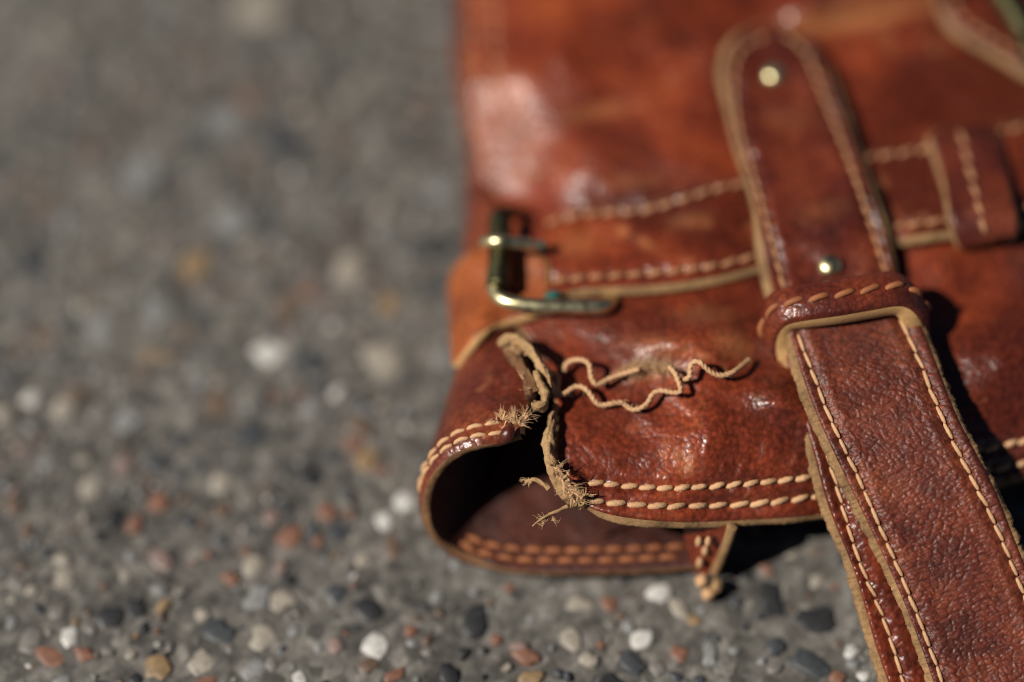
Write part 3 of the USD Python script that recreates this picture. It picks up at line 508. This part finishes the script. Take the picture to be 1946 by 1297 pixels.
UsdGeom.PrimvarsAPI(m_).CreatePrimvar('crease', Sdf.ValueTypeNames.FloatArray, 'vertex').Set(strap_wr(973 + k_ * P_[:, 0] / zz_, 648.5 - k_ * (P_ @ U_) / zz_, True).astype(np.float32).tolist())
HSw = lambda x, y: HS(x, y) - .0002
sew(s2L, HSw, st, .00045, twist=6000); sew(s2R, HSw, st, .00045, twist=6000)
# the second layer below
HS2 = lambda x, y: HS(x, y) - .0040
L3 = [(1478, 610), (1496, 690), (1528, 800), (1551, 880), (1576, 968), (1622, 1083), (1660, 1214), (1688, 1297), (1720, 1390), (1810, 1650)]
R3 = [(1690, 600), (1730, 690), (1780, 800), (1820, 900), (1850, 968), (1890, 1083), (1940, 1214), (1975, 1297), (2010, 1390), (2080, 1650)]
s3, h3, l3 = seam([(1545, 780), (1574, 869), (1607, 984), (1637, 1076), (1676, 1168), (1714, 1286), (1750, 1400)], 38, .90, 4)
def HS2c(x, y): return HS2(x, y)
t, e = sheet(join(curve(L3, step=5), curve(R3, step=5)[::-1]), HS2c, .0024, res=3, rnd=10, dimples=h3, rows=[l3], wrinkle=lambda x, y: .7 * strap_wr(x, y), rough=.2, flare=1.15)
su = obj('under_strap', t, 'leather', BAG, smooth=True); obj('raw_edge', e, 'raw_edge', su, smooth=50)
sew(s3, up(HS2c, -.0002), su, .00042, twist=6000)

# keeper: a loop of leather round the strap
kp = [(1474, 702, 2.9), (1464, 668, 3.25), (1475, 628, 3.75), (1506, 610, 4.05), (1585, 597, 4.22), (1673, 582, 4.25), (1724, 578, 4.2), (1752, 596, 3.95), (1765, 625, 3.5), (1764, 655, 3.0)]
front = curve(to3(kp), n=60); ax_ = ray(1440, 520, .035) - ray(1462, 590, .035); ax_ = ax_ / np.linalg.norm(ax_); wdt = .0078
tg_ = np.gradient(front, axis=0); ov = np.cross(tg_, ax_); ov /= np.linalg.norm(ov, axis=1)[:, None]
if ov[30, 2] < 0: ov = -ov
tk = .0040; cols = []
for a, o in [(0.0, -.28), (.02, -.08), (.08, .03), (.25, .16), (.5, .22), (.75, .16), (.92, .03), (.98, -.08), (1.0, -.28)]: cols.append(front + ax_ * wdt * a + ov * tk * o)
kg = np.array(cols); kpth = obj('keeper', (kg.reshape(-1, 3), quad_faces(9, 60)), 'leather_dark', BAG, smooth=True)
ins = [front + ov * tk * -.28, front - ax_ * .0003 - ov * tk * .5, front - ax_ * .0003 - ov * tk * .85, front - ov * tk * 1.05, front + ax_ * wdt - ov * tk * 1.05, front + ax_ * wdt - ov * tk * .28]
obj('raw_edge', (np.vstack(ins), quad_faces(6, 60)), 'raw_edge_pale', kpth, smooth=50)
mid = front + ax_ * wdt * .46 + ov * tk * .22; l = np.r_[0, np.cumsum(np.linalg.norm(np.diff(mid, axis=0), axis=1))]
for s0 in np.arange(.0045, l[-1] - .0075, .0050):
    s = np.linspace(s0, s0 + .0041, 11); q = np.stack([np.interp(s, l, mid[:, k]) for k in range(3)], 1); w = np.stack([np.interp(s, l, ov[:, k]) for k in range(3)], 1)
    a = np.clip(np.sin(np.linspace(0, np.pi, 11)), 0, 1); q = q + w * (.0007 * (-.7 + 1.0 * a ** .6))[:, None] + ax_ * np.linspace(-.0004, .0004, 11)[:, None]
    obj('stitch', tube(q, .0007 * (.55 + .45 * a ** .5), k=9, ridges=3, twist=2600, depth=.22), 'thread_dark', kpth, smooth=True)

# second tab with its buckle at the upper right
HT2 = lambda x, y: HB(x, y) + .0042
t, e = sheet(join(curve([(1770, -160), (1778, -30), (1790, 18), (1815, 52), (1862, 84), (1912, 111), (1950, 136), (2120, 215)], step=6), [(2200, 120), (2150, -160)]), HT2, .0028, res=7)
t2 = obj('strap_tab', t, 'leather', BAG, smooth=True); obj('raw_edge', e, 'raw_edge', t2, smooth=50)
r_, h_, l_ = seam([(1806, -30), (1822, 25), (1862, 58), (1930, 98), (2010, 140)], 30, .85, 6); sew(r_, HT2, t2, .0006, mat='thread_mid')
b2 = UsdGeom.Xform.Define(stage, path_for('buckle', BAG)); bp2 = BAG + '/buckle_001'; setd(b2.GetPrim(), label='dark brass buckle bar at the second strap')
obj('frame', tube(curve(ray(np.array([1850, 1905, 1955, 2010, 2060]), np.array([-110, -10, 80, 180, 190]), np.array([.0405, .041, .041, .041, .04])), n=40), .0023, k=16), 'dark_brass', bp2, smooth=True)

# ------------------------------------------------------------------ torn corner: ragged edge, loose threads, fibres
def ragged(pts, rad, flat, seed, n=60):
    p = curve(to3(pts), n=n); rad = np.interp(np.linspace(0, 1, 4 * n), np.linspace(0, 1, n), rad); p = curve(p, n=4 * n); m = tube(p, rad, k=26, flat=flat); v = m.vertices
    nn2 = m.vertex_normals; t0 = np.gradient(p, axis=0); t0 /= np.linalg.norm(t0, axis=1)[:, None]; sl = np.repeat(np.r_[0, np.cumsum(np.linalg.norm(np.diff(p, axis=0), axis=1))], 26); ang = np.tile(np.arange(26) / 26 * 2 * np.pi, len(p)); ang, sl = np.r_[ang, 0, 0], np.r_[sl, 0, sl[-1]]
    cy = np.stack([np.cos(ang) * 2.6 + sl * 260, np.sin(ang) * 2.6, sl * 420], 1)
    m.vertices = v + nn2 * ((meshkit.fbm(v * 600, 3, seed) - .5) * .0014 + (meshkit.fbm(cy, 3, seed + 50) - .5) * .0010)[:, None]; return m
obj('torn_edge', ragged([(1056, 772, 2.95), (1048, 800, 3.0), (1042, 840, 2.95), (1047, 880, 2.85), (1056, 912, 2.75), (1078, 945, 2.55), (1108, 962, 2.35)], np.r_[np.linspace(.0006, .0012, 20), np.full(25, .0012), np.linspace(.0012, .0009, 15)], (.85, 1.25), 2), 'torn_fibre', BAG, smooth=True)
obj('torn_edge', ragged([(958, 655, 3.0), (972, 645, 3.15), (1005, 662, 3.3), (1027, 693, 3.35), (1043, 724, 3.3), (1050, 752, 3.15)], np.linspace(.0012, .0007, 60), (.8, 1.6), 5), 'torn_fibre', BAG, smooth=True)
obj('torn_edge', ragged([(990, 690, 3.1), (999, 705, 3.25), (1012, 726, 3.3), (1019, 746, 3.25)], np.linspace(.0007, .0006, 30), (.8, 2.2), 6, 30), 'raw_edge_brown', BAG, smooth=True)
obj('torn_edge', ragged([(1018, 714, 3.3), (1029, 737, 3.35), (1037, 757, 3.3), (1031, 770, 3.3), (1015, 772, 3.25)], np.linspace(.0008, .0009, 40), (.9, 1.6), 7, 40), 'torn_fibre', BAG, smooth=True)
obj('torn_edge', ragged([(966, 668, 3.0), (985, 690, 3.12), (1000, 722, 3.15), (1006, 755, 3.15)], np.linspace(.0012, .0007, 40), (.9, 1.2), 8, 40), 'raw_edge_brown', BAG, smooth=True)
tip = tube(curve(to3([(950, 838, 3.2), (958, 834, 3.3), (966, 822, 3.42), (971, 812, 3.4)]), n=20), .0013 * np.sin(np.linspace(.5, 2.5, 20)), k=14)
obj('folded_tip', tip, 'leather_dark', gs, smooth=True)
HBf = lambda x, y: HB(x, y)
def thread_px(pts, rad, lift=.0010, wob=.0002):
    c = curve(np.array([(p[0], p[1]) for p in pts], float), step=1.1); l = np.array([(p[2] if len(p) > 2 else 0) for p in pts], float)
    li = np.interp(np.linspace(0, 1, len(c)), np.linspace(0, 1, len(l)), l) / 100
    z = HB(c[:, 0], c[:, 1]) + lift + li
    return tube(ray(c[:, 0], c[:, 1], z), rad, k=14, ridges=3, twist=6200, depth=.42)
obj('loose_thread', thread_px([(1046, 706, .1), (1060, 719, .2), (1059, 741, .25), (1069, 750, .2), (1084, 741, .2), (1102, 735, .25), (1120, 747, .2), (1138, 769, .1), (1161, 768, .1), (1184, 765, .08)], .00058), 'thread', BAG, smooth=True)
obj('loose_thread', thread_px([(1184, 765, .05), (1196, 776, .05), (1212, 778, .1), (1232, 764, .15), (1240, 750, .2), (1256, 743, .2), (1276, 746, .2), (1293, 744, .25), (1291, 730, .25), (1284, 712, .25), (1272, 697, .2)], .00054), 'thread', BAG, smooth=True)
obj('loose_thread', thread_px([(1073, 706, .1), (1076, 694, .2), (1086, 686, .35), (1104, 684, .4), (1119, 692, .3), (1123, 714, .2), (1134, 731, .15), (1153, 723, .15), (1181, 712, .15), (1215, 702, .15)], .00058), 'thread', BAG, smooth=True)
obj('loose_thread', thread_px([(1284, 722, .1), (1300, 722, .15), (1311, 714, .2), (1312, 697, .25), (1324, 687, .3), (1338, 696, .25), (1352, 708, .2), (1372, 714, .2), (1394, 707, .25), (1410, 696, .2), (1424, 684, .1)], .00056), 'thread', BAG, smooth=True)
THREADS = [[(1046, 706), (1060, 719), (1059, 741), (1069, 750), (1084, 741), (1102, 735), (1120, 747), (1138, 769), (1161, 768), (1184, 765), (1196, 776), (1212, 778), (1232, 764), (1240, 750), (1256, 743), (1276, 746), (1293, 744)], [(1073, 706), (1076, 694), (1086, 686), (1104, 684), (1119, 692), (1123, 714), (1134, 731), (1153, 723), (1181, 712)], [(1300, 722), (1311, 714), (1312, 697), (1324, 687), (1338, 696), (1352, 708), (1372, 714), (1394, 707), (1424, 684)]]
def hairs(name, parent, cents, n, length, rad, spread, seed, mat='hair', aim=(0, 0, 1), k=4, curl=1., clump=5):
    """wisps of fibres that wander off from random places along a line"""
    g = np.random.default_rng(seed); ms = []; m = 18
    for q in range(n):
        if q % clump == 0:
            c0 = cents[g.integers(len(cents))] + g.normal(0, .0003, 3); d0 = np.asarray(aim, float) / np.linalg.norm(aim) + g.normal(0, spread, 3); d0 /= np.linalg.norm(d0)
            w0 = np.cumsum(g.normal(0, .30 * curl, (m, 3)), 0)
        L = length * g.uniform(.4, 1.15); d = d0 + w0 + np.cumsum(g.normal(0, .07 * curl, (m, 3)), 0); d[:, 2] -= np.linspace(0, .5, m)
        d /= np.linalg.norm(d, axis=1)[:, None]; p = c0 + g.normal(0, .00012, 3) + np.cumsum(d, 0) * L / m
        ms.append(tube(p, rad * np.linspace(1, .3, m), k=k))
    return obj(name, trimesh.util.concatenate(ms), mat, parent, smooth=True, kind='stuff')
c1 = curve(to3([(950, 800, 3.2), (962, 794, 3.3), (978, 800, 3.3), (990, 803, 3.3), (1000, 794, 3.3)]), n=20)
hairs('frayed_fibre', BAG, c1[:7], 50, .0030, .00005, .28, 1, aim=(-.35, .5, .75), curl=1.25); hairs('frayed_fibre', BAG, c1[6:14], 60, .0028, .00005, .3, 21, aim=(.1, .45, .8), curl=1.2)
hairs('frayed_fibre', BAG, c1[13:], 60, .0034, .00005, .28, 22, aim=(.35, .55, .6), curl=1.3); hairs('frayed_fibre', BAG, c1, 33, .0030, .00019, .5, 2, aim=(.15, .3, .6), clump=3)
c2 = curve(to3([(1052, 880, 3.0), (1064, 905, 2.95), (1078, 925, 2.85), (1092, 945, 2.7), (1104, 955, 2.55)]), n=20)
hairs('frayed_fibre', BAG, c2, 170, .0034, .000045, .6, 3, aim=(.35, .2, .7)); hairs('frayed_fibre', BAG, c2, 54, .0034, .0002, .5, 4, aim=(.5, -.6, .3), clump=3)
c3 = curve(to3([(1082, 962, 2.45), (1060, 970, 2.4), (1035, 985, 2.35), (1012, 1000, 2.3)]), n=20)
hairs('frayed_fibre', BAG, c3[:12], 24, .0042, .00005, .12, 5, aim=(-.85, -.42, .02), curl=.7); hairs('frayed_fibre', BAG, c3[3:], 6, .0026, .00003, .3, 6, aim=(-.3, -.6, .1))
obj('loose_thread', tube(curve(to3([(1080, 962, 2.5), (1058, 972, 2.45), (1036, 982, 2.42), (1012, 1000, 2.3)]), n=50), np.linspace(.00045, .00015, 50), k=12, ridges=3, twist=2400, depth=.4), 'torn_fibre', BAG, smooth=True)
obj('loose_thread', tube(curve(to3([(1044, 930, 2.5), (1030, 918, 2.55), (1014, 912, 2.6), (998, 916, 2.55)]), n=50), np.linspace(.0006, .0004, 50), k=12, ridges=3, twist=2400, depth=.4), 'torn_fibre', BAG, smooth=True)
hairs('frayed_fibre', BAG, to3([(998, 914, 2.55), (1002, 914, 2.6), (1010, 913, 2.6)]), 25, .0014, .00007, .7, 7, aim=(-.6, .1, .3))
for tq in THREADS:
    tq = curve(tq, step=2.); hairs('frayed_fibre', BAG, ray(tq[:, 0], tq[:, 1], HB(tq[:, 0], tq[:, 1]) + .0024), int(len(tq) * 1.3), .0011, .00003, 1.2, 31, aim=(.3, .1, .5), clump=2)
q = np.stack([np.linspace(1180, 1275, 40), 708 - 12 * np.sin(np.linspace(0, 3, 40))], 1); c4 = ray(q[:, 0], q[:, 1], HB(q[:, 0], q[:, 1]) + .0012)
hairs('frayed_fibre', BAG, c4, 700, .0034, .000045, .45, 8, aim=(.9, .1, .1), k=3)
hairs('frayed_fibre', BAG, curve(to3([(985, 660, 3.2), (1000, 690, 3.2), (975, 650, 3.15), (1020, 760, 3.3)]), n=20), 60, .0028, .00007, .7, 9, aim=(-.4, -.1, .5))
hairs('frayed_fibre', BAG, ray(np.linspace(1120, 1560, 60), np.interp(np.linspace(1120, 1560, 60), bottom_line[:, 0], bottom_line[:, 1]), .0212), 150, .0006, .00002, .6, 10, mat='raw_edge', aim=(0, -.8, -.1), k=3)
fe = np.array([(1535, 830), (1560, 915), (1600, 1030), (1645, 1150), (1680, 1270)]); fc = curve(fe, n=60)
hairs('frayed_fibre', BAG, ray(fc[:, 0] + 6, fc[:, 1], HS2c(fc[:, 0] + 8, fc[:, 1]) - .001), 170, .0006, .00002, .6, 11, mat='raw_edge', aim=(-.8, -.2, .1), k=3)
fc = curve(L2[3:8], n=60); hairs('frayed_fibre', BAG, ray(fc[:, 0], fc[:, 1], HS(fc[:, 0], fc[:, 1]) - .0012), 170, .0006, .00002, .6, 12, mat='raw_edge', aim=(-.8, -.2, .2), k=3)
